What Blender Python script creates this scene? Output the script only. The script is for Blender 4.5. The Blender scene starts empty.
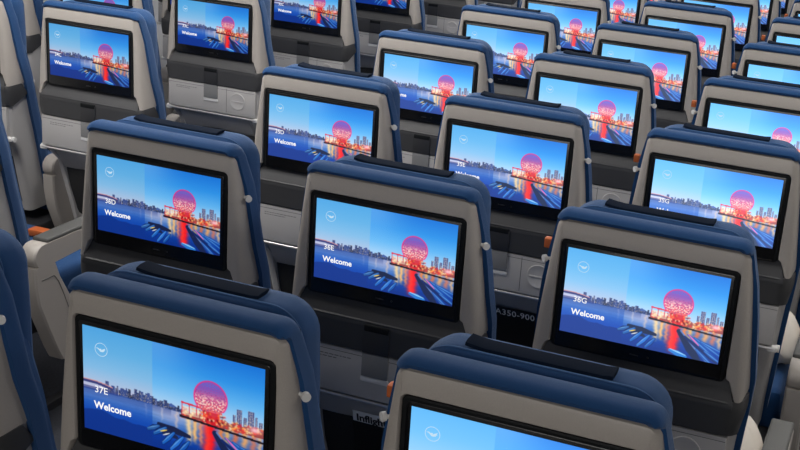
import bpy, bmesh, math, random
import numpy as np
from mathutils import Matrix, Vector
random.seed(4)
SC = bpy.context.scene
COL = SC.collection
SIN, COS = math.sin, math.cos

# ------------------------------------------------------------------ camera
SZ = 0.93                                   # height of the lower edge of a seat screen above the floor
cam_data = bpy.data.cameras.new('camera')
cam = bpy.data.objects.new('camera', cam_data); COL.objects.link(cam)
cam_data.sensor_width = 36.0
cam_data.lens = 36.0 * 1324.58 / 800.0
cam_data.clip_start = 0.02
yaw, pitch, roll = .3621, 1.2650, .0827
ca, sa, cb, sb, cc, sc_ = COS(yaw), SIN(yaw), COS(pitch), SIN(pitch), COS(roll), SIN(roll)
Rz = Matrix(((ca, -sa, 0), (sa, ca, 0), (0, 0, 1)))
Rx = Matrix(((1, 0, 0), (0, cb, -sb), (0, sb, cb)))
Ry = Matrix(((cc, -sc_, 0), (sc_, cc, 0), (0, 0, 1)))
cam.matrix_world = Matrix.Translation((1.3928, -2.2635, .9059 + SZ)) @ (Rz @ Rx @ Ry).to_4x4()
SC.camera = cam

# ------------------------------------------------------------------ light and exposure
SC.view_settings.view_transform = 'Standard'
SC.view_settings.look = 'None'
SC.view_settings.gamma = 1.0
SC.view_settings.use_curve_mapping = False
SC.view_settings.exposure = 0.0
world = bpy.data.worlds.new('cabin_ambient'); SC.world = world
world.use_nodes = True
world.node_tree.nodes['Background'].inputs[0].default_value = (.8, .86, 1, 1)
world.node_tree.nodes['Background'].inputs[1].default_value = 0.4

def area(name, loc, target, sx, sy, power, color):
    d = bpy.data.lights.new(name, 'AREA'); d.shape = 'RECTANGLE'; d.size = sx; d.size_y = sy
    d.energy = power; d.color = color
    o = bpy.data.objects.new(name, d); COL.objects.link(o)
    o.location = loc
    o.rotation_euler = (Vector(target) - Vector(loc)).to_track_quat('-Z', 'Y').to_euler()
    return o
CEIL = 2.32
area('aisle_light', (-.55, 5.0, CEIL - .05), (-.55, 5.0, 0), .35, 11.0, 105, (1.0, .97, .93))
area('aisle_light', (1.55, 5.0, CEIL - .05), (1.55, 5.0, 0), .35, 11.0, 48, (1.0, .97, .93))
area('window_daylight', (-2.45, 4.6, 1.35), (0, 3.6, .9), 6.0, .5, 120, (.93, .97, 1.0))
area('left_back_fill', (-1.3, .1, CEIL - .06), (-.85, 2.4, .75), 1.6, .8, 34, (1.0, .98, .96))  # added fill aimed at the left seat backs, not a cabin fitting
area('rear_fill', (1.3, -5.2, 2.05), (-.6, 3.0, .9), 2.6, .9, 60, (1.0, .97, .94))  # added fill from behind the camera to lift the rear-facing shells

# ------------------------------------------------------------------ helpers
def srgb(r, g, b):
    f = lambda c: (c / 255 / 12.92) if c / 255 <= .04045 else ((c / 255 + .055) / 1.055) ** 2.4
    return (f(r), f(g), f(b), 1)

def material(name, color, rough=.5, metallic=0, spec=.5, noise=0, nscale=200, bump=0, bscale=400, coat=0):
    m = bpy.data.materials.new(name); m.use_nodes = True
    nt = m.node_tree; b = nt.nodes['Principled BSDF']
    b.inputs['Base Color'].default_value = color
    b.inputs['Roughness'].default_value = rough
    b.inputs['Metallic'].default_value = metallic
    b.inputs['Specular IOR Level'].default_value = spec
    b.inputs['Coat Weight'].default_value = coat
    tc = nt.nodes.new('ShaderNodeTexCoord')
    if noise:
        n = nt.nodes.new('ShaderNodeTexNoise'); n.inputs['Scale'].default_value = nscale; n.inputs['Detail'].default_value = 3
        nt.links.new(tc.outputs['Object'], n.inputs['Vector'])
        r = nt.nodes.new('ShaderNodeValToRGB')
        r.color_ramp.elements[0].position = .3; r.color_ramp.elements[1].position = .7
        r.color_ramp.elements[0].color = tuple(c * (1 - noise) for c in color[:3]) + (1,)
        r.color_ramp.elements[1].color = tuple(min(1, c * (1 + noise)) for c in color[:3]) + (1,)
        nt.links.new(n.outputs['Fac'], r.inputs['Fac']); nt.links.new(r.outputs['Color'], b.inputs['Base Color'])
    if bump:
        n2 = nt.nodes.new('ShaderNodeTexNoise'); n2.inputs['Scale'].default_value = bscale; n2.inputs['Detail'].default_value = 2
        nt.links.new(tc.outputs['Object'], n2.inputs['Vector'])
        bp = nt.nodes.new('ShaderNodeBump'); bp.inputs['Strength'].default_value = bump; bp.inputs['Distance'].default_value = .001
        nt.links.new(n2.outputs['Fac'], bp.inputs['Height']); nt.links.new(bp.outputs['Normal'], b.inputs['Normal'])
    return m

M = dict(
    shell=material('beige_shell_plastic', (.40, .365, .33, 1), .48, noise=.04, nscale=500, bump=.15),
    lower=material('light_grey_shell_plastic', (.46, .445, .435, 1), .5, bump=.1),
    band=material('charcoal_plastic', (.040, .040, .042, 1), .5, bump=.2, bscale=700),
    latch=material('charcoal_latch_plastic', (.030, .030, .032, 1), .35),
    latchlow=material('smoked_latch_plastic', (.20, .20, .20, 1), .35),
    lip=material('pale_latch_lip', (.66, .65, .64, 1), .35),
    tray=material('grey_tray_plastic', (.42, .405, .395, 1), .5, bump=.08),
    groove=material('dark_groove', (.10, .10, .10, 1), .7),
    blue=material('blue_seat_fabric', (.010, .052, .155, 1), .8, spec=.2, noise=.12, nscale=900, bump=.5, bscale=1500),
    navy=material('dark_navy_leatherette', (.005, .010, .022, 1), .8, spec=.04, bump=.2),
    seam=material('pale_blue_seam', (.05, .12, .27, 1), .8),
    bezel=material('glossy_black_bezel', (.004, .004, .005, 1), .25),
    rubber=material('black_screen_gasket', (.004, .005, .006, 1), .6, spec=.25),
    steel=material('brushed_tray_arm_metal', (.62, .61, .60, 1), .32, metallic=.85),
    white=material('white_plastic', (.70, .69, .67, 1), .4),
    pocket=material('black_mesh_pocket', (.018, .018, .019, 1), .8, noise=.3, nscale=300, bump=.5),
    dark=material('dark_seat_frame', (.05, .05, .055, 1), .5, metallic=.4),
    armtop=material('dark_grey_armrest_pad', (.075, .075, .07, 1), .6),
    arm=material('beige_armrest_plastic', (.42, .385, .35, 1), .5),
    orange=material('orange_tab', (.50, .11, .02, 1), .6),
    cloth=material('cream_pillow_cloth', (.62, .57, .50, 1), .9, bump=.4, bscale=300),
    paper=material('white_card', (.85, .85, .83, 1), .6),
    black=material('black_card', (.008, .008, .009, 1), .5),
    ink=material('grey_ink', (.12, .12, .12, 1), .7),
    carpet=material('dark_cabin_carpet', (.018, .02, .028, 1), .95, noise=.4, nscale=120, bump=.6),
    wall=material('pale_cabin_wall', (.55, .54, .53, 1), .6),
    ceil=material('white_cabin_ceiling', (.7, .7, .7, 1), .6),
)
_b = M['blue'].node_tree.nodes['Principled BSDF']
_b.inputs['Sheen Weight'].default_value = .16; _b.inputs['Sheen Roughness'].default_value = .45; _b.inputs['Sheen Tint'].default_value = (.75, .85, 1, 1)
def emission(name, color, s):
    m = bpy.data.materials.new(name); m.use_nodes = True
    nt = m.node_tree; nt.nodes.clear()
    e = nt.nodes.new('ShaderNodeEmission'); o = nt.nodes.new('ShaderNodeOutputMaterial')
    e.inputs[0].default_value = color; e.inputs[1].default_value = s
    nt.links.new(e.outputs[0], o.inputs[0]); return m
M['text'] = emission('lit_white_lettering', (1, 1, 1, 1), 1.0)
M['logo'] = emission('lit_pale_logo', srgb(198, 226, 244), 1.0)
M['lamp'] = emission('ceiling_lamp', (1, .97, .93, 1), 3.0)

def picture_material():
    m = bpy.data.materials.new('lit_screen_picture'); m.use_nodes = True
    nt = m.node_tree; b = nt.nodes['Principled BSDF']
    a = nt.nodes.new('ShaderNodeAttribute'); a.attribute_name = 'picture'
    b.inputs['Base Color'].default_value = (.004, .004, .004, 1)
    b.inputs['Roughness'].default_value = .25
    b.inputs['Specular IOR Level'].default_value = .3
    w = nt.nodes.new('ShaderNodeAttribute'); w.attribute_type = 'OBJECT'; w.attribute_name = 'angle_wash'   # viewing-angle washout put into each display's emission as a fixed paleness
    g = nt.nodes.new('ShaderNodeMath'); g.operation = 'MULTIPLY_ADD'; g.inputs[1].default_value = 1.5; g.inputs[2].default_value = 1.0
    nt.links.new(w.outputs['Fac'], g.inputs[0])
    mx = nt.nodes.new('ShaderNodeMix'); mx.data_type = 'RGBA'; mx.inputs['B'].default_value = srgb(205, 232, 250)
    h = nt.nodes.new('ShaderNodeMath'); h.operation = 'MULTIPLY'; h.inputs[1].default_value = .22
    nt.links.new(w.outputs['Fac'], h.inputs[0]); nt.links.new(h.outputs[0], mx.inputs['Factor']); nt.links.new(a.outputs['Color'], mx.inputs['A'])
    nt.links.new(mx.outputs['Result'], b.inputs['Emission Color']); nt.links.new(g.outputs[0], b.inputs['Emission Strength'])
    return m
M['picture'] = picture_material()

def link(name, me, mat, parent=None, smooth=True):
    o = bpy.data.objects.new(name, me); COL.objects.link(o)
    if mat is not None and not me.materials: me.materials.append(mat)
    if smooth:
        for p in me.polygons: p.use_smooth = True
        try: me.set_sharp_from_angle(angle=math.radians(38))
        except Exception: pass
    if parent is not None: o.parent = parent
    return o

def obj(name, bm, mat, parent=None, smooth=True, recalc=True):
    if recalc: bmesh.ops.recalc_face_normals(bm, faces=bm.faces)
    me = bpy.data.meshes.new(name); bm.to_mesh(me); bm.free()
    return link(name, me, mat, parent, smooth)

T = .0481                                                     # lean of the back towards the rear
def L(X, Z, d):                                               # back-plane coordinates -> seat coordinates
    return Vector((X, -Z * SIN(T) + d * COS(T), SZ + Z * COS(T) + d * SIN(T)))

def loft(bm, rings, closed=True, caps=True, f=None):
    vs = [[bm.verts.new(f(*p) if f else p) for p in r] for r in rings]
    n = len(vs[0])
    for a, b in zip(vs, vs[1:]):
        for i in range(n if closed else n - 1):
            j = (i + 1) % n
            try: bm.faces.new((a[i], a[j], b[j], b[i]))
            except ValueError: pass
    if caps:
        for r in (vs[0], vs[-1]):
            try: bm.faces.new(r)
            except ValueError: pass
    return vs

def boxL(bm, x0, x1, z0, z1, d0, d1, bev=0, seg=2, f=L):      # box in back-plane coordinates
    v = [bm.verts.new(f(x, z, d)) for x in (x0, x1) for z in (z0, z1) for d in (d0, d1)]
    fs = []
    for q in ((0, 1, 3, 2), (4, 6, 7, 5), (0, 4, 5, 1), (2, 3, 7, 6), (0, 2, 6, 4), (1, 5, 7, 3)):
        fs.append(bm.faces.new([v[i] for i in q]))
    if bev:
        es = list({e for fc in fs for e in fc.edges})
        bmesh.ops.bevel(bm, geom=es, offset=bev, segments=seg, profile=.6, affect='EDGES', clamp_overlap=True)

def W3(x, y, z): return Vector((x, y, z))
def box(bm, x0, x1, y0, y1, z0, z1, bev=0, seg=2):
    boxL(bm, x0, x1, z0, z1, y0, y1, bev, seg, f=lambda X, Z, d: Vector((X, d, Z)))

def cyl(bm, a, b, r, n=16, r2=None):
    a, b = Vector(a), Vector(b); ax = (b - a).normalized()
    u = ax.orthogonal().normalized(); w = ax.cross(u)
    r2 = r if r2 is None else r2
    R = lambda p, q: [p + (u * COS(t) + w * SIN(t)) * q for t in [2 * math.pi * i / n for i in range(n)]]
    loft(bm, [R(a, r), R(b, r2)])

def rrect(x0, x1, z0, z1, r, n=5, rb=None):                   # rounded rectangle, counter-clockwise
    rb = r if rb is None else rb
    pts = []
    for cx, cz, a0, q in ((x1 - r, z1 - r, 0, r), (x0 + r, z1 - r, 90, r), (x0 + rb, z0 + rb, 180, rb), (x1 - rb, z0 + rb, 270, rb)):
        for i in range(n + 1):
            a = math.radians(a0 + 90 * i / n); pts.append((cx + q * COS(a), cz + q * SIN(a)))
    return pts

# ------------------------------------------------------------------ the cabin
def struct(name, bm, mat):
    o = obj(name, bm, mat); o['kind'] = 'structure'; return o
bm = bmesh.new(); box(bm, -2.7, 3.7, -6, 14, -.05, 0); struct('floor', bm, M['carpet'])
bm = bmesh.new(); box(bm, -2.7, 3.7, -6, 14, CEIL, CEIL + .05); struct('ceiling', bm, M['ceil'])
for nm, s in (('wall_left', -1), ('wall_right', 1)):
    bm = bmesh.new()
    cx = .508
    prof = [(2.62, 0), (2.86, .5), (2.94, 1.0), (2.86, 1.5), (2.62, 1.95), (2.5, CEIL)]
    prof += [(x + .05, z) for x, z in reversed(prof)]
    loft(bm, [[(cx + s * x, y, z) for x, z in prof] for y in (-6, 14)])
    struct(nm, bm, M['wall'])
for nm, y in (('wall_front', 13.95), ('wall_rear', -5.95)):
    bm = bmesh.new(); box(bm, -2.6, 3.6, y - .02, y + .02, 0, CEIL); struct(nm, bm, M['wall'])

# ------------------------------------------------------------------ the picture on the screens
PW, PH = .294, .1663
def paint(NX=352, NY=200):
    u, v = np.meshgrid(np.linspace(0, 1, NX), np.linspace(0, 1, NY))
    img = np.zeros((NY, NX, 3))
    rs = np.random.RandomState(7)
    def mix(c, m): 
        nonlocal img
        m = np.clip(m, 0, 1)[..., None]; img = img * (1 - m) + np.array(c, float)[..., :] * m
    ramp = lambda a, xs, cs: np.stack([np.interp(a, xs, [c[k] for c in cs]) for k in range(3)], -1)
    # sky
    right = ramp(v, [.40, .50, .62, .8, 1.0], [(190, 208, 236), (150, 200, 240), (96, 178, 238), (46, 144, 228), (26, 116, 214)])
    left = ramp(v, [.40, .50, .62, .8, 1.0], [(196, 184, 212), (166, 192, 224), (130, 186, 228), (98, 174, 226), (80, 164, 224)])
    img = right.copy()
    img = np.where((u < .395)[..., None], left, img)
    glow = (np.exp(-((u - .40) / .2) ** 2) * (u > .395))[..., None] * np.clip((v - .38) / .6, 0, 1)[..., None] * .42
    img = img * (1 - glow) + np.array((150, 205, 245.)) * glow
    H = .41
    # water
    w = ramp(v, [0, .15, .28, H], [(8, 44, 130), (14, 66, 165), (60, 112, 190), (168, 184, 216)])
    rip = .93 + .14 * (rs.rand(NY, 1) * .5 + .5 * np.repeat(rs.rand(NY, NX // 8), 8, 1)[:, :NX])
    mw = v < H - .02 * np.clip(u - .5, 0, 1)
    img[mw] = (w * rip[..., None])[mw]
    mix((190, 186, 214), np.exp(-((u - .50) / .10) ** 2) * np.clip((v - .22) / .15, 0, 1) * (v < H) * (u > .395) * .7)
    mix((40, 56, 120), np.clip((v - .33) / .08, 0, 1) * (v < H) * (u < .5) * .55)
    # mountains
    for c, wd, h, col in ((.50, .07, .055, (70, 96, 160)), (.43, .09, .045, (84, 110, 170)), (.57, .05, .04, (66, 92, 150))):
        mix(col, ((v > H - .01) & (v < H + h * np.clip(1 - np.abs(u - c) / wd, 0, 1))).astype(float))
    # skyline
    x = .12
    while x < .56:
        wd = rs.uniform(.008, .020); h = rs.uniform(.025, .105) * (1 - .6 * max(0, x - .36) / .2)
        col = rs.uniform(.6, 1.15) * np.array((56, 74, 130.))
        m = (u > x) & (u < x + wd) & (v > H - .01) & (v < H + h)
        mix(col, m.astype(float))
        mm = m & (rs.rand(NY, NX) > .86); mix((225, 200, 170), mm * .7)
        x += wd * rs.uniform(.6, 1.15)
    for x0, x1, h in ((.855, .885, .16), (.915, .95, .17), (.955, .968, .13), (.835, .85, .10), (.892, .91, .10), (.975, .995, .09)):
        m = (u > x0) & (u < x1) & (v > H - .03) & (v < H + h)
        mix((120, 128, 165), m.astype(float)); mix((58, 68, 118), (m & ((np.floor(u * 170) % 2) == 0)).astype(float) * .8)
        mix((240, 215, 180), (m & (rs.rand(NY, NX) > .88)).astype(float) * .8)
    # reflections on the water
    m = (v < H) & (u < .55); mix((70, 100, 170), m * .35 * np.clip((v - .30) / .1, 0, 1))
    for c, wd, v0, col, s in ((.60, .015, .10, (255, 214, 150), .85), (.635, .012, .12, (255, 190, 110), .9), (.665, .012, .10, (255, 150, 90), .75), (.715, .030, .0, (238, 26, 40), 1.15), (.70, .018, .02, (255, 70, 50), .6),
                          (.775, .014, .16, (255, 130, 50), .8), (.81, .014, .18, (255, 180, 80), .8), (.85, .016, .17, (240, 110, 50), .75), (.90, .018, .18, (255, 170, 90), .8), (.95, .018, .16, (240, 120, 70), .7), (.985, .012, .14, (255, 190, 120), .7), (.53, .008, .18, (230, 200, 180), .5), (.45, .006, .25, (220, 210, 210), .4), (.36, .006, .25, (210, 200, 220), .3)):
        jag = np.interp(v[:, 0], np.linspace(0, .5, 26), rs.uniform(-1, 1, 26))[:, None] * .006
        mix(col, s * np.exp(-((u - c + jag) / wd) ** 2) * np.clip((v - v0) / .08, 0, 1) * (v < .40))
    # lit shore buildings
    m = (u > .555) & (v > .355) & (v < .43 + .012 * np.sin(u * 90)); mix((150, 60, 60), m * .9)
    for i in range(170):
        x = rs.uniform(.56, 1.0); y = rs.uniform(.355, .44 if x > .8 else .47)
        col = [(255, 236, 190), (255, 180, 90), (240, 60, 50), (255, 214, 150), (200, 40, 60)][rs.randint(5)]
        mix(col, .9 * np.exp(-((u - x) / .006) ** 2 - ((v - y) / .009) ** 2))
    mix((255, 235, 200), ((u > .56) & (u < .655) & (v > .395) & (v < .475)).astype(float) * .55)
    mix((214, 60, 84), ((u > .555) & (u < .78) & (np.abs(v - .505 + .10 * (u - .555)) < .009)).astype(float))
    for x in (.56, .60, .64, .68): mix((205, 60, 90), ((np.abs(u - x) < .003) & (v > .41) & (v < .50)).astype(float) * .8)
    # dome
    dx = (u - .715) * PW; dz = (v - .605) * PH; r = np.sqrt(dx ** 2 + dz ** 2); R = .0262
    inside = np.clip((R - r) / .0007, 0, 1) * (v > .47)
    base = ramp((dz / R + 1) / 2, [0, .3, .5, .75, 1], [(235, 110, 90), (225, 110, 120), (196, 104, 150), (116, 88, 186), (86, 104, 206)])
    img = img * (1 - inside[..., None] * .96) + base * inside[..., None] * .96
    a1 = np.sin((dx * .8 + dz) * 1500) ; a2 = np.sin((dx * .8 - dz) * 1500); a3 = np.sin(dz * 1700)
    mix((226, 40, 120), inside * .62 * np.clip(np.maximum(np.maximum(a1, a2), a3) * 4 - 3.3, 0, 1))
    spk = np.repeat(np.repeat(rs.rand(NY // 2 + 1, NX // 2 + 1), 2, 0), 2, 1)[:NY, :NX]
    mix((255, 232, 214), inside * np.clip((.64 - v) / .06, 0, 1) * (v > .50) * (spk > .66) * .8)
    mix((120, 50, 130), inside * (v < .66) * (spk < .2) * .5)
    mix((240, 40, 120), np.exp(-((r - R) / .0011) ** 2) * (v > .50) * .95)
    mix((214, 26, 40), ((u > .675) & (u < .765) & (v > .36) & (v < .475)).astype(float) * .85)
    for i in range(40):
        x = rs.uniform(.675, .80); y = rs.uniform(.36, .48)
        mix([(255, 230, 180), (255, 120, 60), (90, 10, 20)][rs.randint(3)], .9 * np.exp(-((u - x) / .005) ** 2 - ((v - y) / .010) ** 2))
    mix((250, 190, 200), np.exp(-((u - .955) / .03) ** 2 - ((v - .415) / .025) ** 2))
    # quay
    ql = .375 - .13 * np.clip(u - .56, 0, 1)
    mix((28, 22, 34), ((u > .545) & (np.abs(v - ql + .004) < .011)).astype(float) * .95)
    # bridge on the left
    mix((60, 64, 120), ((u < .17) & (np.abs(v - (.475 - 1.6 * (u - .03) ** 2)) < .013)).astype(float))
    mix((214, 150, 150), ((u < .17) & (np.abs(v - (.492 - 1.6 * (u - .03) ** 2)) < .005)).astype(float) * .9)
    mix((60, 70, 128), ((u < .20) & (v > .395) & (v < .43)).astype(float) * .7)
    # left panel of the layout
    lm = (u < .395).astype(float)[..., None]
    lsky = np.where((v > .41)[..., None], left, img)
    img = img * 1.0
    mix((14, 68, 176), (u < .395) * (v < .41) * np.interp(v, [0, .2, .41], [.75, .6, .25]))
    hill = .185 + .035 * np.exp(-((u - .09) / .06) ** 2) - .06 * np.clip(u - .1, 0, 1) + .012 * np.sin(u * 60) * .4
    mix((14, 46, 128), ((v < hill) & (u < .395)).astype(float) * .75)
    mix((12, 50, 140), ((v < .20 - .2 * np.abs(u - .42)) & (u >= .395) & (u < .5)).astype(float) * .6)
    # docks and boats
    def seg(p, q, wd, col, al=1.0):
        px, pz = p[0] * PW, p[1] * PH; qx, qz = q[0] * PW, q[1] * PH
        X = u * PW - px; Z = v * PH - pz; ex, ez = qx - px, qz - pz; LL = ex * ex + ez * ez
        t = np.clip((X * ex + Z * ez) / LL, 0, 1); dd = np.hypot(X - t * ex, Z - t * ez)
        mix(col, al * np.clip((wd * (1 - .5 * np.abs(t - .5) * 2) - dd) / .0006 + .5, 0, 1))
    seg((.43, .235), (.60, .19), .0060, (24, 34, 70)); seg((.40, .20), (.53, .15), .0055, (26, 38, 78))
    for p, q, c in (((.405, .13), (.47, .215), (30, 90, 170)), ((.455, .06), (.515, .185), (26, 96, 190)), ((.50, .02), (.565, .165), (40, 110, 205)), ((.55, .02), (.60, .14), (20, 84, 176)), ((.37, .16), (.43, .215), (40, 90, 160))):
        seg(p, q, .0046, (10, 34, 88)); seg(p, q, .0034, c); seg((p[0] - .004, p[1] + .01), (q[0] - .004, q[1]), .0007, (130, 180, 225), .7)
    seg((.44, .17), (.475, .195), .0012, (250, 210, 90)); seg((.455, .14), (.49, .17), .0010, (240, 240, 240))
    seg((.74, .29), (.90, -.06), .0085, (24, 36, 78)); seg((.75, .30), (.94, -.02), .0022, (96, 128, 190)); seg((.78, .24), (.99, .01), .0040, (20, 40, 100)); 
    for p, q in (((.80, .27), (.97, .07)), ((.84, .25), (1.0, .10)), ((.88, .22), (1.0, .15)), ((.86, .12), (.96, -.02)), ((.91, .12), (1.0, .03))):
        seg(p, q, .0036, (22, 76, 165)); seg(p, q, .0009, (110, 170, 230), .8)
    seg((.80, .275), (.87, .17), .0014, (230, 110, 180)); seg((.70, .05), (.80, .01), .0055, (40, 120, 205)); seg((.70, .065), (.80, .025), .0013, (150, 205, 245))
    # thin blur so the picture reads as a photograph
    k = img.copy()
    k[1:-1, 1:-1] = (img[1:-1, 1:-1] * 4 + img[:-2, 1:-1] + img[2:, 1:-1] + img[1:-1, :-2] + img[1:-1, 2:]) / 8
    img = np.clip(k, 0, 255) / 255
    return np.where(img <= .04045, img / 12.92, ((img + .055) / 1.055) ** 2.4)

def picture_mesh():
    NX, NY = 352, 200
    img = paint(NX, NY)
    X, Z = np.meshgrid(np.linspace(-PW / 2, PW / 2, NX), np.linspace(0, PH, NY))
    X = X.ravel(); Z = Z.ravel(); d = 0.0005
    co = np.stack([X, -Z * SIN(T) + d * COS(T), SZ + Z * COS(T) + d * SIN(T)], -1).astype(np.float32)
    i = np.arange(NX * NY).reshape(NY, NX)
    q = np.stack([i[:-1, :-1], i[:-1, 1:], i[1:, 1:], i[1:, :-1]], -1).reshape(-1, 4)
    me = bpy.data.meshes.new('picture')
    me.vertices.add(len(co)); me.vertices.foreach_set('co', co.ravel())
    me.loops.add(q.size); me.loops.foreach_set('vertex_index', q.ravel().astype(np.int32))
    me.polygons.add(len(q)); me.polygons.foreach_set('loop_start', np.arange(0, q.size, 4, dtype=np.int32))
    me.polygons.foreach_set('loop_total', np.full(len(q), 4, dtype=np.int32))
    me.update(calc_edges=True)
    a = me.color_attributes.new('picture', 'FLOAT_COLOR', 'POINT')
    c = np.concatenate([img.reshape(-1, 3), np.ones((NX * NY, 1))], 1).astype(np.float32)
    a.data.foreach_set('color', c.ravel())
    me.materials.append(M['picture'])
    return me
PIC = picture_mesh()

_tc = {}
def text_mesh(s, size, bold=0.0, mat='text', f=None, spacing=1.0, thick=0.0):
    """flat lettering laid on a surface through f(x, z) -> seat coordinates; cached"""
    c = bpy.data.curves.new('lettering', 'FONT'); c.body = s; c.size = size; c.offset = bold; c.space_character = spacing
    c.resolution_u = 3; c.extrude = thick
    o = bpy.data.objects.new('lettering', c); COL.objects.link(o)
    dg = bpy.context.evaluated_depsgraph_get()
    me = bpy.data.meshes.new_from_object(o.evaluated_get(dg))
    COL.objects.unlink(o); bpy.data.objects.remove(o); bpy.data.curves.remove(c)
    for v in me.vertices: v.co = f(v.co.x, v.co.y, v.co.z)
    me.materials.clear(); me.materials.append(M[mat])
    me.name = 'lettering'
    return me
def S3(u, v):                                                  # screen fraction -> back-plane X, Z
    return (u - .5) * PW, v * PH
def on_screen(u0, v0, d=-.0006):
    X0, Z0 = S3(u0, v0)
    return lambda x, y, z: L(X0 + x, Z0 + y, d - z)
WELCOME = text_mesh('Welcome', .0158, .00042, 'text', on_screen(.062, .232), 1.0)
NUM = {}
def number_mesh(s):
    if s not in NUM: NUM[s] = text_mesh(s, .0152, .00004, 'text', on_screen(.066, .385), 1.0)
    return NUM[s]
def logo_mesh():
    bm = bmesh.new(); cx, cz = S3(.108, .805); R0, R1 = .0098, .0106
    n = 40
    a = [bm.verts.new(L(cx + R0 * COS(t), cz + R0 * SIN(t), -.0006)) for t in [2 * math.pi * i / n for i in range(n)]]
    b = [bm.verts.new(L(cx + R1 * COS(t), cz + R1 * SIN(t), -.0006)) for t in [2 * math.pi * i / n for i in range(n)]]
    for i in range(n): bm.faces.new((a[i], b[i], b[(i + 1) % n], a[(i + 1) % n]))
    for poly in (((-.0093, .0012), (-.0058, .0022), (-.0022, .0006), (-.0002, -.0012), (-.0012, -.0034), (-.0036, -.0012), (-.0060, .0008)),
                 ((-.0002, -.0012), (.0022, .0008), (.0074, .0034), (.0056, .0006), (.0072, .0002), (.0046, -.0012), (.0054, -.0020), (.0018, -.0034), (-.0012, -.0034)),
                 ((-.0024, .0006), (-.0010, .0016), (.0008, .0006), (-.0002, -.0012))):
        bm.faces.new([bm.verts.new(L(cx + x, cz + z, -.0006)) for x, z in poly])
    me = bpy.data.meshes.new('logo'); bm.to_mesh(me); bm.free(); me.materials.append(M['logo']); return me
LOGO = logo_mesh()

# ------------------------------------------------------------------ the seat
def HW(Z): return float(np.interp(Z, [-.5, -.24, -.137, -.06, .04, .13, .216], [.172, .186, .193, .199, .192, .183, .1735]))
def DS(Z): return float(np.interp(Z, [-.5, -.34, -.246, -.135, -.075, 0, .083, .20, .216], [.215, .170, .142, .103, .088, .062, .049, .036, .030]))

def DP(Z): return float(np.interp(Z, [-.60, -.30, -.27, -.25], [.142, .055, .022, .005]))   # hollow below the tray

def shell_mesh():
    bm = bmesh.new()
    outer, inner = [], []
    # right leg from below up
    legs = [(-.066, .184), (-.050, .178), (-.036, .1725), (-.029, .170), (-.0245, .1632), (-.01, .1625), (.03, .1625), (.07, .1625), (.11, .1625), (.145, .1625)]
    for z, xi in legs: outer.append((HW(z), z)); inner.append((xi, z))
    r, ri = .019, .010; zt, zi = .2165, .1795
    xr = HW(.20)
    for i in range(8):
        a = math.radians(90 * i / 7)
        outer.append((xr - r + r * COS(a), zt - r + r * SIN(a))); inner.append((.1625 - ri + ri * COS(a), zi - ri + ri * SIN(a)))
    for t in (.6, .2): outer.append(((xr - r) * t, zt + .001 * (1 - t))); inner.append(((.1625 - ri) * t, zi))
    O = outer + [(-x, z) for x, z in reversed(outer)]; I = inner + [(-x, z) for x, z in reversed(inner)]
    n = len(O); rings = []
    for k in range(n):
        p, q = O[max(0, k - 1)], O[min(n - 1, k + 1)]
        tx, tz = q[0] - p[0], q[1] - p[1]; l = math.hypot(tx, tz) or 1
        nx, nz = tz / l, -tx / l                                  # outward
        if k == 0 or k == n - 1: nx, nz = (1 if k == 0 else -1), 0
        ox, oz = O[k]; ix, iz = I[k]; ds = DS(oz) if oz < .19 else .034
        mx, mz = ix - ox, iz - oz; ml = math.hypot(mx, mz) or 1; mx /= ml; mz /= ml
        w = min(1, ml / .022)
        side = min(1.0, abs(nx)) ** 2; fl = .006 + .007 * side; fm = .002 + .0045 * side
        if nz > .5 and abs(nx) < .3: ds = .014
        rings.append([L(ix, iz, .016), L(ix - mx * .0012 * w, iz - mz * .0012 * w, .002), L(ix - mx * .003 * w, iz - mz * .003 * w, 0),
                      L(ox - nx * fl * w, oz - nz * fl * w, 0), L(ox - nx * fm * w, oz - nz * fm * w, .0020), L(ox - nx * .0012, oz - nz * .0012, .006 + .003 * side), L(ox, oz, min(ds - .002, .010 + .008 * side)),
                      L(ox + nx * .004, oz + nz * .004, ds), L(ox - nx * .02, oz - nz * .02, ds)])
    loft(bm, rings, closed=True, caps=True)
    return bm

def lower_mesh():
    """light grey lower shell with a recessed pocket bay"""
    bm = bmesh.new()
    rings = []
    for z in (-.062, -.10, -.137, -.18, -.238, -.252, -.272, -.30, -.38, -.46, -.54):
        h = HW(z) - .0015; ds = DS(z) - .002
        d0 = DP(z)
        half = [(h - .026, d0 + .0), (h - .010, d0 + .003), (h - .002, d0 + .012), (h, d0 + .024), (h + .003, ds), (h - .03, ds + .004)]
        inn = [(h - .028, d0 + .0), (h - .031, d0 + .012)] if z < -.242 else [(h - .028, d0), (h - .031, d0 + .001)]
        pts = list(reversed(inn)) + half
        rings.append([L(x, z, d) for x, d in pts] + [L(-x, z, d) for x, d in reversed(pts)])
    loft(bm, rings)
    return bm

def band_mesh():
    bm = bmesh.new(); rings = []
    for z, h, ds in ((-.0655, .2003, .056), (-.068, .2012, .060), (-.085, .2015, .072), (-.104, .2013, .088), (-.118, .199, .056), (-.132, .1965, .020), (-.1355, .1955, .016)):
        e = .0 if -.134 < z < -.067 else .003
        half = [(h - .030, -.007 + e), (h - .013, -.0035 + e), (h - .004, .007), (h, min(.015, ds - .003)), (h + .003, ds), (h - .006, ds)]
        pts = half
        rings.append([L(x, z, d) for x, d in pts] + [L(-x, z, d) for x, d in reversed(pts)])
    loft(bm, rings)
    # sloping ledge under the screen
    rr = []
    for z, h, d in ((-.0290, .1690, .0120), (-.036, .1715, .0120), (-.050, .1768, .0055), (-.064, .182, -.0035), (-.072, .184, -.0072), (-.080, .184, -.0074)):
        rr.append([L(-h, z, d), L(h, z, d), L(h, z, .03), L(-h, z, .03)])
    loft(bm, rr)
    return bm

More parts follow.
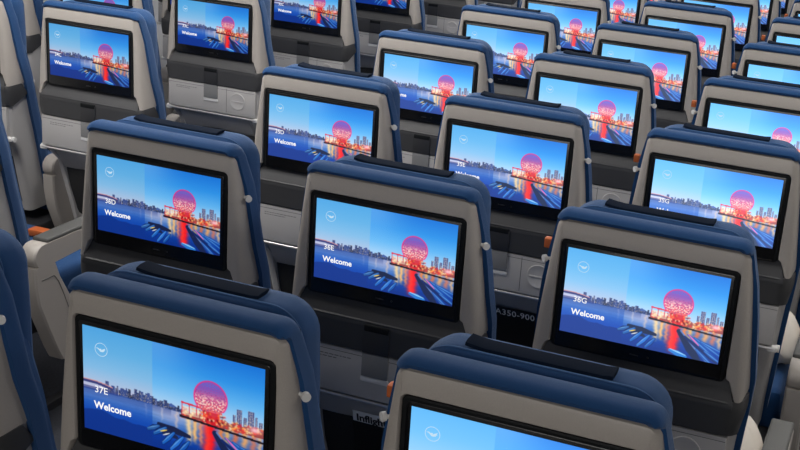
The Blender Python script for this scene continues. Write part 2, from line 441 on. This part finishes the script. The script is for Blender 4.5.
def cushion_mesh(x_of_z, zt, zb, r, layers, n=7, f=L, base=lambda z: 0.0, low=None):
    """padded cushion: outline shrunk and swollen through its depth"""
    bm = bmesh.new(); rings = []
    for d, ins, dz in layers:
        pts = []
        zs = np.linspace(zb, zt - r, 12)
        for z in zs: pts.append((x_of_z(z) - ins, z))
        xt = x_of_z(zt - r)
        for i in range(1, n + 1):
            a = math.radians(90 * i / n)
            rr = max(.004, r - ins)
            pts.append((xt - ins - rr + rr * COS(a), zt - ins - rr + rr * SIN(a) + dz))
        full = pts + [(-x, z) for x, z in reversed(pts)]
        def dep(z):
            q = d + base(z)
            if low is None: return q
            t = min(1.0, max(0.0, (z - .206) / .012)); t = t * t * (3 - 2 * t)
            return q * t + max(q, low(z)) * (1 - t)
        rings.append([f(x, z, dep(z)) for x, z in full])
    loft(bm, rings)
    return bm

def build_seat():
    root = bpy.data.objects.new('airline_seat', None); COL.objects.link(root)
    root['category'] = 'seat'
    P = {}
    def part(name, bm, mat, **k):
        o = obj(name, bm, mat, root, **k); return o
    part('back_shell', shell_mesh(), M['shell'])
    part('lower_shell', lower_mesh(), M['lower'])
    band = part('latch_panel', band_mesh(), M['band'])
    # tray-table latch
    bm = bmesh.new()
    boxL(bm, -.030, .027, -.134, -.079, -.0105, -.004, .0018)
    lt = obj('tray_latch', bm, M['latch'], root)
    bm = bmesh.new(); boxL(bm, -.0285, .0255, -.0870, -.0725, -.0112, -.006, .0035, 3); obj('finger_slot', bm, M['rubber'], lt)
    bm = bmesh.new(); boxL(bm, -.030, .027, -.186, -.1352, -.0095, -.002, .0018); obj('latch_tongue', bm, M['latchlow'], lt)
    bm = bmesh.new(); boxL(bm, -.032, .029, -.199, -.187, -.0080, -.002, .003); obj('latch_lip', bm, M['lip'], lt)
    # folded tray table
    bm = bmesh.new()
    boxL(bm, -.184, .184, -.2385, -.1375, -.0045, .012, .003)
    tr = part('tray_table', bm, M['tray'])
    bm = bmesh.new()
    boxL(bm, .0640, .0655, -.232, -.142, -.0049, -.003); boxL(bm, -.182, .182, -.1468, -.1456, -.0048, -.003)
    obj('panel_groove', bm, M['groove'], tr, smooth=False)
    bm = bmesh.new()                                                # round cup recess: rim ring and dished centre
    n = 32; cx, cz, R = .112, -.184, .0285
    rings = [[L(cx + q * COS(2 * math.pi * i / n), cz + q * SIN(2 * math.pi * i / n), d) for i in range(n)] for q, d in
             ((R + .003, -.004), (R + .002, -.0068), (R, -.0068), (R - .004, -.0052), (.001, -.0050))]
    loft(bm, rings, caps=False)
    boxL(bm, cx - .024, cx + .024, cz - .003, cz + .001, -.0072, -.005, .0008)
    obj('cup_recess', bm, M['lower'], tr)
    bm = bmesh.new()
    for row in range(2):
        x = -.150
        while x < -.062 - row * .03:
            w = random.uniform(.004, .010); boxL(bm, x, x + w, -.158 - row * .006, -.1562 - row * .006, -.0047, -.0040); x += w + .0022
    obj('instruction_print', bm, M['ink'], tr, smooth=False)
    # metal rod under the tray and its end brackets
    bm = bmesh.new(); cyl(bm, L(-.188, -.2465, .001), L(.188, -.2465, .001), .0048, 12)
    rod = part('tray_rod', bm, M['steel'])
    for s in (-1, 1):
        bm = bmesh.new(); boxL(bm, min(s * .172, s * .196), max(s * .172, s * .196), -.2555, -.2400, -.003, .014, .005, 3)
        cyl(bm, L(s * .190, -.250, .016), L(s * .200, -.250, .016), .009, 16)
        obj('rod_bracket', bm, M['white'], rod)
    # pocket bay
    bm = bmesh.new(); boxL(bm, -.150, .150, -.330, -.252, .006, .016, .003, f=lambda X, Z, d: L(X, Z, d + DP(Z))); part('pocket_panel', bm, M['tray'])
    bm = bmesh.new()
    rings = []
    for z, b in ((-.312, .006), (-.318, .002), (-.40, -.004), (-.49, .000), (-.53, .008)):
        d0 = DP(z)
        rings.append([L(x, z, d0 + b + .010 * (x / .15) ** 2) for x in np.linspace(-.150, .150, 13)] + [L(x, z, d0 + .034) for x in (.150, -.150)])
    loft(bm, rings)
    part('literature_pocket', bm, M['pocket'])
    # screen
    bm = bmesh.new()
    o1 = rrect(-.1615, .1615, -.0335, .1785, .0085); o2 = rrect(-.1590, .1590, -.0320, .1760, .0075)
    loft(bm, [[L(x, z, .022) for x, z in o1], [L(x, z, .0035) for x, z in o1], [L(x, z, .0022) for x, z in o2], [L(x, z, .0022) for x, z in o2]], caps=True)
    scr = part('screen', bm, M['rubber'])
    bm = bmesh.new()
    o1 = rrect(-.1545, .1545, -.0310, .1725, .006); o2 = rrect(-.1535, .1535, -.0300, .1715, .0055)
    loft(bm, [[L(x, z, .006) for x, z in o1], [L(x, z, .0016) for x, z in o1], [L(x, z, .0010) for x, z in o2]])
    obj('black_bezel', bm, M['bezel'], scr)
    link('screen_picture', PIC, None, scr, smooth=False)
    link('seat_number', number_mesh('36D'), None, scr, smooth=False)
    link('welcome_lettering', WELCOME, None, scr, smooth=False)
    link('crane_emblem', LOGO, None, scr, smooth=False)
    bm = bmesh.new(); cyl(bm, L(.022, -.017, .0012), L(.022, -.017, .0002), .0018, 12); obj('camera_dot', bm, M['dark'], scr)
    bm = bmesh.new(); boxL(bm, -.012, .004, -.018, -.0162, .0004, .0012); obj('sensor_window', bm, M['dark'], scr)
    # back cushion: thick roll showing above and beside the shell
    bx = lambda z: HW(z) + float(np.interp(z, [-.5, -.1, .1, .19, .22], [.012, .013, .012, .007, .001]))
    bbase = lambda z: float(np.interp(z, [-.5, .19, .205, .24], [DS(-.5) - .012, DS(.19) - .014, .012, .010])) if z > .19 else DS(z) - .014
    bm = cushion_mesh(bx, .2345, -.50, .024,
                      [(.000, .0225, .003), (-.011, .0165, .001), (-.0135, .0095, 0), (-.009, .0035, 0), (.001, .0, 0), (.014, .0, 0), (.024, 0, -.001), (.034, .001, -.004), (.042, .004, -.008), (.050, .012, -.014), (.058, .024, -.020), (.078, .030, -.024)], base=bbase, low=lambda z: DS(z) - .012)
    bc = part('back_cushion', bm, M['blue'])
    # headrest in front of it
    hx = lambda z: float(np.interp(z, [-.02, .10, .24], [.176, .174, .168]))
    bm = cushion_mesh(hx, .2285, -.02, .052,
                      [(.052, .020, -.008), (.060, .006, -.002), (.070, .001, 0), (.084, 0, 0), (.108, .0, 0), (.128, .003, -.001), (.140, .010, -.004), (.146, .024, -.010)])
    hr = part('headrest', bm, M['blue'])
    bm = bmesh.new()                                                # piping along the headrest edge
    pts = [(hx(.2) * s, z) for s, z in ()]
    path = []
    r = .052; xt = .1685
    for i in range(0, 9):
        a = math.radians(90 * i / 8); path.append((xt - r + r * COS(a), .2287 - r + r * SIN(a)))
    path = [(xt + .004, .10), (xt + .002, .16)] + path
    path = path + [(-x, z) for x, z in reversed(path)]
    rings = []
    for x, z in path:
        l = math.hypot(x, z - .1) or 1; ux, uz = x / l, (z - .1) / l
        rings.append([L(x + ux * .0018 * COS(t), z + uz * .0018 * COS(t), .072 + .0018 * SIN(t)) for t in [math.pi * k / 3 for k in range(6)]])
    loft(bm, rings)
    obj('piping', bm, M['seam'], hr)
    bm = bmesh.new()                                                # dark fastening strip lying on top of the headrest
    rings = []
    for i in range(15):
        x = -.106 + .200 * i / 14
        e = abs(x) / .102; lift = .003 * max(0, e - .8) / .2
        zc = .2290 + lift
        rings.append([L(x, zc - .001, .076), L(x, zc + .0030, .078), L(x, zc + .0045, .086), L(x, zc + .0035, .108), L(x, zc + .0005, .111), L(x, zc - .003, .100)])
    loft(bm, rings)
    obj('fastening_strip', bm, M['navy'], hr)
    # seat cushion and pan
    bm = bmesh.new(); box(bm, -.216, .216, .290, .660, SZ - .58, SZ - .465, .035, 4); part('seat_cushion', bm, M['blue'])
    bm = bmesh.new(); box(bm, -.205, .205, .12, .63, SZ - .625, SZ - .575, .012); part('seat_pan', bm, M['dark'])
    for s in (-1, 1):
        bm = bmesh.new()
        rings = []
        for y, z in ((.11, 0.0), (.14, .10), (.19, SZ - .62)):
            rings.append([(s * .15 - .015, y, z), (s * .15 + .015, y, z), (s * .15 + .015, y + .035, z), (s * .15 - .015, y + .035, z)])
        loft(bm, rings)
        rings = []
        for y, z in ((.50, 0.0), (.48, .10), (.42, SZ - .62)):
            rings.append([(s * .15 - .015, y, z), (s * .15 + .015, y, z), (s * .15 + .015, y + .035, z), (s * .15 - .015, y + .035, z)])
        loft(bm, rings)
        box(bm, s * .15 - .015, s * .15 + .015, .10, .54, 0, .025)
        part('leg', bm, M['dark'])
    return root

def add_button(seat, s, parent_name='coat_hook'):
    bm = bmesh.new()
    cyl(bm, L(s * .176, .126, .034), L(s * .196, .125, .028), .0032, 12)
    cyl(bm, L(s * .1940, .125, .030), L(s * .1985, .125, .0255), .0068, 20)
    o = obj('coat_hook', bm, M['white'], seat); o['label'] = 'round white coat hook'
    return o
def add_tab(seat, s):
    bm = bmesh.new(); boxL(bm, min(s * .200, s * .214), max(s * .200, s * .214), .126, .145, .078, .095, .003)
    o = obj('side_tab', bm, M['orange'], seat); o['label'] = 'orange tab'

def add_armrest(seat, s, aisle=False):
    x0, x1 = s * .254 - .0235, s * .254 + .0235
    if aisle: x0, x1 = s * .250 - .026, s * .250 + .026
    top, bot = SZ - .312, SZ - .392
    # side profile (y, z) of the beige body, rear end rounded
    prof = []
    for i in range(9):
        a = math.radians(90 + 180 * i / 8); prof.append((.165 + .038 * COS(a), (top - .010 + bot) / 2 + (top - .010 - bot) / 2 * SIN(a)))
    for i in range(9):
        a = math.radians(-90 + 180 * i / 8); prof.append((.53 + .022 * COS(a), (top - .012 + bot + .016) / 2 + (top - .012 - bot - .016) / 2 * SIN(a)))
    bm = bmesh.new()
    ins = [(x0, .006), (x0 + .005, 0), (x1 - .005, 0), (x1, .006)]
    cy = sum(p[0] for p in prof) / len(prof); cz = sum(p[1] for p in prof) / len(prof)
    def sh(p, q): 
        l = math.hypot(p[0] - cy, p[1] - cz); return (p[0] - (p[0] - cy) / l * q, p[1] - (p[1] - cz) / l * q)
    loft(bm, [[(x, *sh(p, q)) for p in prof] for x, q in ins])
    a = obj('armrest', bm, M['arm'], seat)
    bm = bmesh.new(); box(bm, x0 + .001, x1 - .001, .185, .545, top - .016, top, .006, 3); obj('armrest_pad', bm, M['armtop'], a)
    # shroud under the rear end
    bm = bmesh.new()
    st = [(SZ - .385, .130, .225), (SZ - .44, .135, .250), (SZ - .50, .150, .290), (SZ - .58, .190, .345), (SZ - .66, .232, .370), (SZ - .70, .258, .375)]
    rings = [[(x0 + .005, ya, z), (x0, ya + .006, z), (x0, yb - .006, z), (x0 + .005, yb, z), (x1 - .005, yb, z), (x1, yb - .006, z), (x1, ya + .006, z), (x1 - .005, ya, z)] for z, ya, yb in st]
    loft(bm, rings)
    sd = obj('armrest_shroud', bm, M['arm'], a)
    if aisle:
        bm = bmesh.new()
        xo = x1 if s > 0 else x0
        box(bm, xo - .001, xo + .0008, .16, .215, SZ - .428, SZ - .4255); obj('shroud_groove', bm, M['groove'], a)
        bm = bmesh.new()
        pth = [(.215, -.427), (.235, -.45), (.262, -.50), (.290, -.56), (.298, -.60)]
        rings = [[(xo - .001, y, SZ + z), (xo + .0008, y, SZ + z), (xo + .0008, y + .003, SZ + z), (xo - .001, y + .003, SZ + z)] for y, z in pth]
        loft(bm, rings); obj('shroud_seam', bm, M['groove'], a)

# ------------------------------------------------------------------ placing seats
S_, PP, AX, CY = .508, .7755, -1.0134, -.3345
COLX = {'A': AX - 2 * S_, 'B': AX - S_, 'C': AX, 'D': 0.0, 'E': S_, 'G': 2 * S_}
def place_xy(c, r): return COLX[c], (36 - r) * PP + (CY if c in 'ABC' else 0)

def children(o): return [c for c in bpy.data.objects if c.parent == o]
def copy_tree(o, parent=None):
    c = o.copy(); COL.objects.link(c)
    if parent is not None: c.parent = parent
    for ch in KIDS(o): copy_tree(ch, c)
    return c
_k = {}
def KIDS(o):
    if o.name not in _k: _k[o.name] = children(o)
    return _k[o.name]

proto = {}
def make_proto(c):
    s = build_seat()
    add_armrest(s, 1, aisle=c in 'CG')
    if c == 'D': add_armrest(s, -1, aisle=True)
    if c in 'DE': add_button(s, 1)
    if c == 'G': add_button(s, -1); add_tab(s, -1)
    return s
ORD = ['', 'one row', 'two rows', 'three rows', 'four rows', 'five rows', 'six rows', 'seven rows', 'eight rows', 'nine rows', 'ten rows', 'eleven rows', 'twelve rows']
def seat_label(c, r):
    fixed = {
        ('D', 36): 'blue seat with beige shell whose lit screen reads 36D, beside the left aisle',
        ('E', 36): 'blue seat with beige shell whose lit screen reads 36E, centre of the picture',
        ('G', 36): 'blue seat with beige shell whose lit screen reads 36G, large at the right',
        ('E', 37): 'blue seat with beige shell whose lit screen reads 37E, nearest at bottom left',
        ('G', 37): 'nearest blue seat at bottom centre, its screen cut off below the emblem',
        ('D', 37): 'blue seat cut by the lower left edge, only its right flank and white hook showing',
        ('D', 35): 'blue seat whose screen reads 35D, one row ahead of the seat reading 36D',
        ('E', 35): 'blue seat whose screen reads 35E, one row ahead of the seat reading 36E',
        ('G', 35): 'blue seat one row ahead of the 36G seat, its screen partly behind that headrest',
    }
    if (c, r) in fixed: return fixed[(c, r)]
    k = 36 - r
    if c in 'DEG': return f'blue seat with lit screen, {ORD[k]} straight ahead of the seat reading 36{c}'
    k = 34 - r
    if c == 'C':
        return 'blue seat at top left with whole screen and charcoal latch panel, across the aisle' if k == 0 else f'aisle seat across the aisle, {ORD[k]} ahead of the full-screen seat at top left'
    if c == 'B':
        return 'pale seat flank at the upper left edge with charcoal wrap, left of the full-screen seat' if k == 0 else f'middle seat across the aisle, {ORD[k]} ahead of the flank at upper left edge'
    return f'window seat across the aisle, {ORD[k]} ahead of the row of the upper left flank'

ROWS = {'A': range(33, 26, -1), 'B': range(34, 25, -1), 'C': range(35, 25, -1), 'D': range(37, 23, -1), 'E': range(37, 23, -1), 'G': range(37, 29, -1)}
SEATS = {}
for c in 'DEGCBA':
    first = make_proto(c)
    _k.clear()
    for i, r in enumerate(ROWS[c]):
        s = first if i == 0 else copy_tree(first)
        SEATS[(c, r)] = s
    for r in ROWS[c]:
        s = SEATS[(c, r)]
        x, y = place_xy(c, r); s.location = (x, y, 0)
        s['label'] = seat_label(c, r) if (c, r) != ('C', 35) else 'blue seat flank at the left edge, beside the beige aisle armrest'
        s['group'] = 'airline seats in rows facing forward'
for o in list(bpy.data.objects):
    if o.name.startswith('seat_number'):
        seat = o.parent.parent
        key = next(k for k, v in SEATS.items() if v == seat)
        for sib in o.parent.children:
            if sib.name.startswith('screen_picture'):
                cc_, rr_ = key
                sib['angle_wash'] = float({'D': {37: 0, 36: 0, 35: .10, 34: .20}, 'E': {37: 0, 36: .06, 35: .16, 34: .26}, 'G': {37: .22, 36: .16, 35: .34, 34: .40}}.get(cc_, {}).get(rr_, {'D': .22, 'E': .30, 'G': .42}.get(cc_, 0)))  # right-hand and forward displays made paler to imitate viewing angle
        o.data = number_mesh(f'{key[1]}{key[0]}')
        if not o.data.materials: o.data.materials.append(M['text'])

# ------------------------------------------------------------------ loose things
def seat_frame(c, r):
    x, y = place_xy(c, r); return lambda X, Z, d: L(X, Z, d - .007 + .055 + (-.30 - Z) * .29) + Vector((x, y, 0))
# safety card in the pocket one row ahead of the centre seat
f = seat_frame('E', 35)
root = bpy.data.objects.new('safety_card', None); COL.objects.link(root)
root['label'] = 'black safety card reading A350-900 standing in the seat pocket beside the 36G seat'; root['category'] = 'card'
bm = bmesh.new(); boxL(bm, -.030, .120, -.48, -.308, -.0040, -.0025, f=f); obj('card', bm, M['black'], root, smooth=False)
me = text_mesh('A350-900', .0250, .0003, 'paper', lambda x, y, z: f(-.008 + x, -.3315 + y, -.0046 - z), 1.08); link('lettering', me, None, root, smooth=False)
f2 = seat_frame('E', 36)
root = bpy.data.objects.new('inflight_card', None); COL.objects.link(root)
root['label'] = 'white folded card reading Inflight sticking out of the seat pocket below the 36E screen'; root['category'] = 'card'
bm = bmesh.new(); boxL(bm, -.066, .053, -.45, -.298, -.0040, -.0025, f=f2); obj('card', bm, M['paper'], root, smooth=False)
bm = bmesh.new(); boxL(bm, -.066, .053, -.338, -.3255, -.0046, -.0041, f=f2); obj('black_strip', bm, M['black'], root, smooth=False)
bm = bmesh.new(); boxL(bm, -.066, .053, -.45, -.338, -.0046, -.0041, f=f2); obj('card_cover', bm, M['black'], root, smooth=False)
me = text_mesh('Inflight', .0255, .0009, 'black', lambda x, y, z: f2(-.058 + x, -.3225 + y, -.0046 - z), 1.0); link('lettering', me, None, root, smooth=False)

def pillow(name, loc, label, rz=.35):
    bm = bmesh.new(); n, m = 18, 14
    rings = []
    for i in range(n + 1):
        u = -1 + 2 * i / n; ring = []
        for k in range(2 * m):
            t = math.pi * k / m
            v = COS(t); h = SIN(t)
            e = (1 - abs(u) ** 3.2) ** .5
            w = (.80 + .20 * abs(u)) * 1.0
            ring.append((u * .088, v * .13 * w, h * .070 * e * (1 - abs(v) ** 4 * .5) + .006 * SIN(u * 9 + v * 5) * e))
        rings.append(ring)
    loft(bm, rings)
    o = obj(name, bm, M['cloth']); o.location = loc; o.rotation_euler = (.12, .12, rz)
    o['label'] = label; o['category'] = 'pillow'; o['group'] = 'pillows on the right aisle seats'
pillow('pillow', (2 * S_ + .130, .53, SZ - .40), 'crumpled cream pillow on the seat cushion just right of the 36G seat back')
pillow('pillow', (2 * S_ + .130, .53 + PP, SZ - .40), 'cream pillow at the right edge, on the seat cushion ahead of the other pillow')
bm = bmesh.new(); box(bm, -.03, .03, -.022, .022, 0, .022, .006)
pk = obj('amenity_packet', bm, M['orange']); pk.location = (AX - .03, 1.0, SZ - .462)
pk['label'] = 'small orange packet on the seat cushion behind the left aisle armrest'; pk['category'] = 'packet'

# ceiling lamps above the aisles
for x in (-.55, 1.55):
    root = bpy.data.objects.new('ceiling_light', None); COL.objects.link(root); root.location = (x, 5.0, CEIL)
    root['label'] = 'long ceiling light strip above the ' + ('left' if x < 0 else 'right') + ' aisle'; root['category'] = 'light'
    bm = bmesh.new(); box(bm, -.20, .20, -5.6, 5.6, -.02, 0, .005); obj('frame', bm, M['ceil'], root)
    bm = bmesh.new(); box(bm, -.17, .17, -5.5, 5.5, -.026, -.020); obj('diffuser', bm, M['lamp'], root)
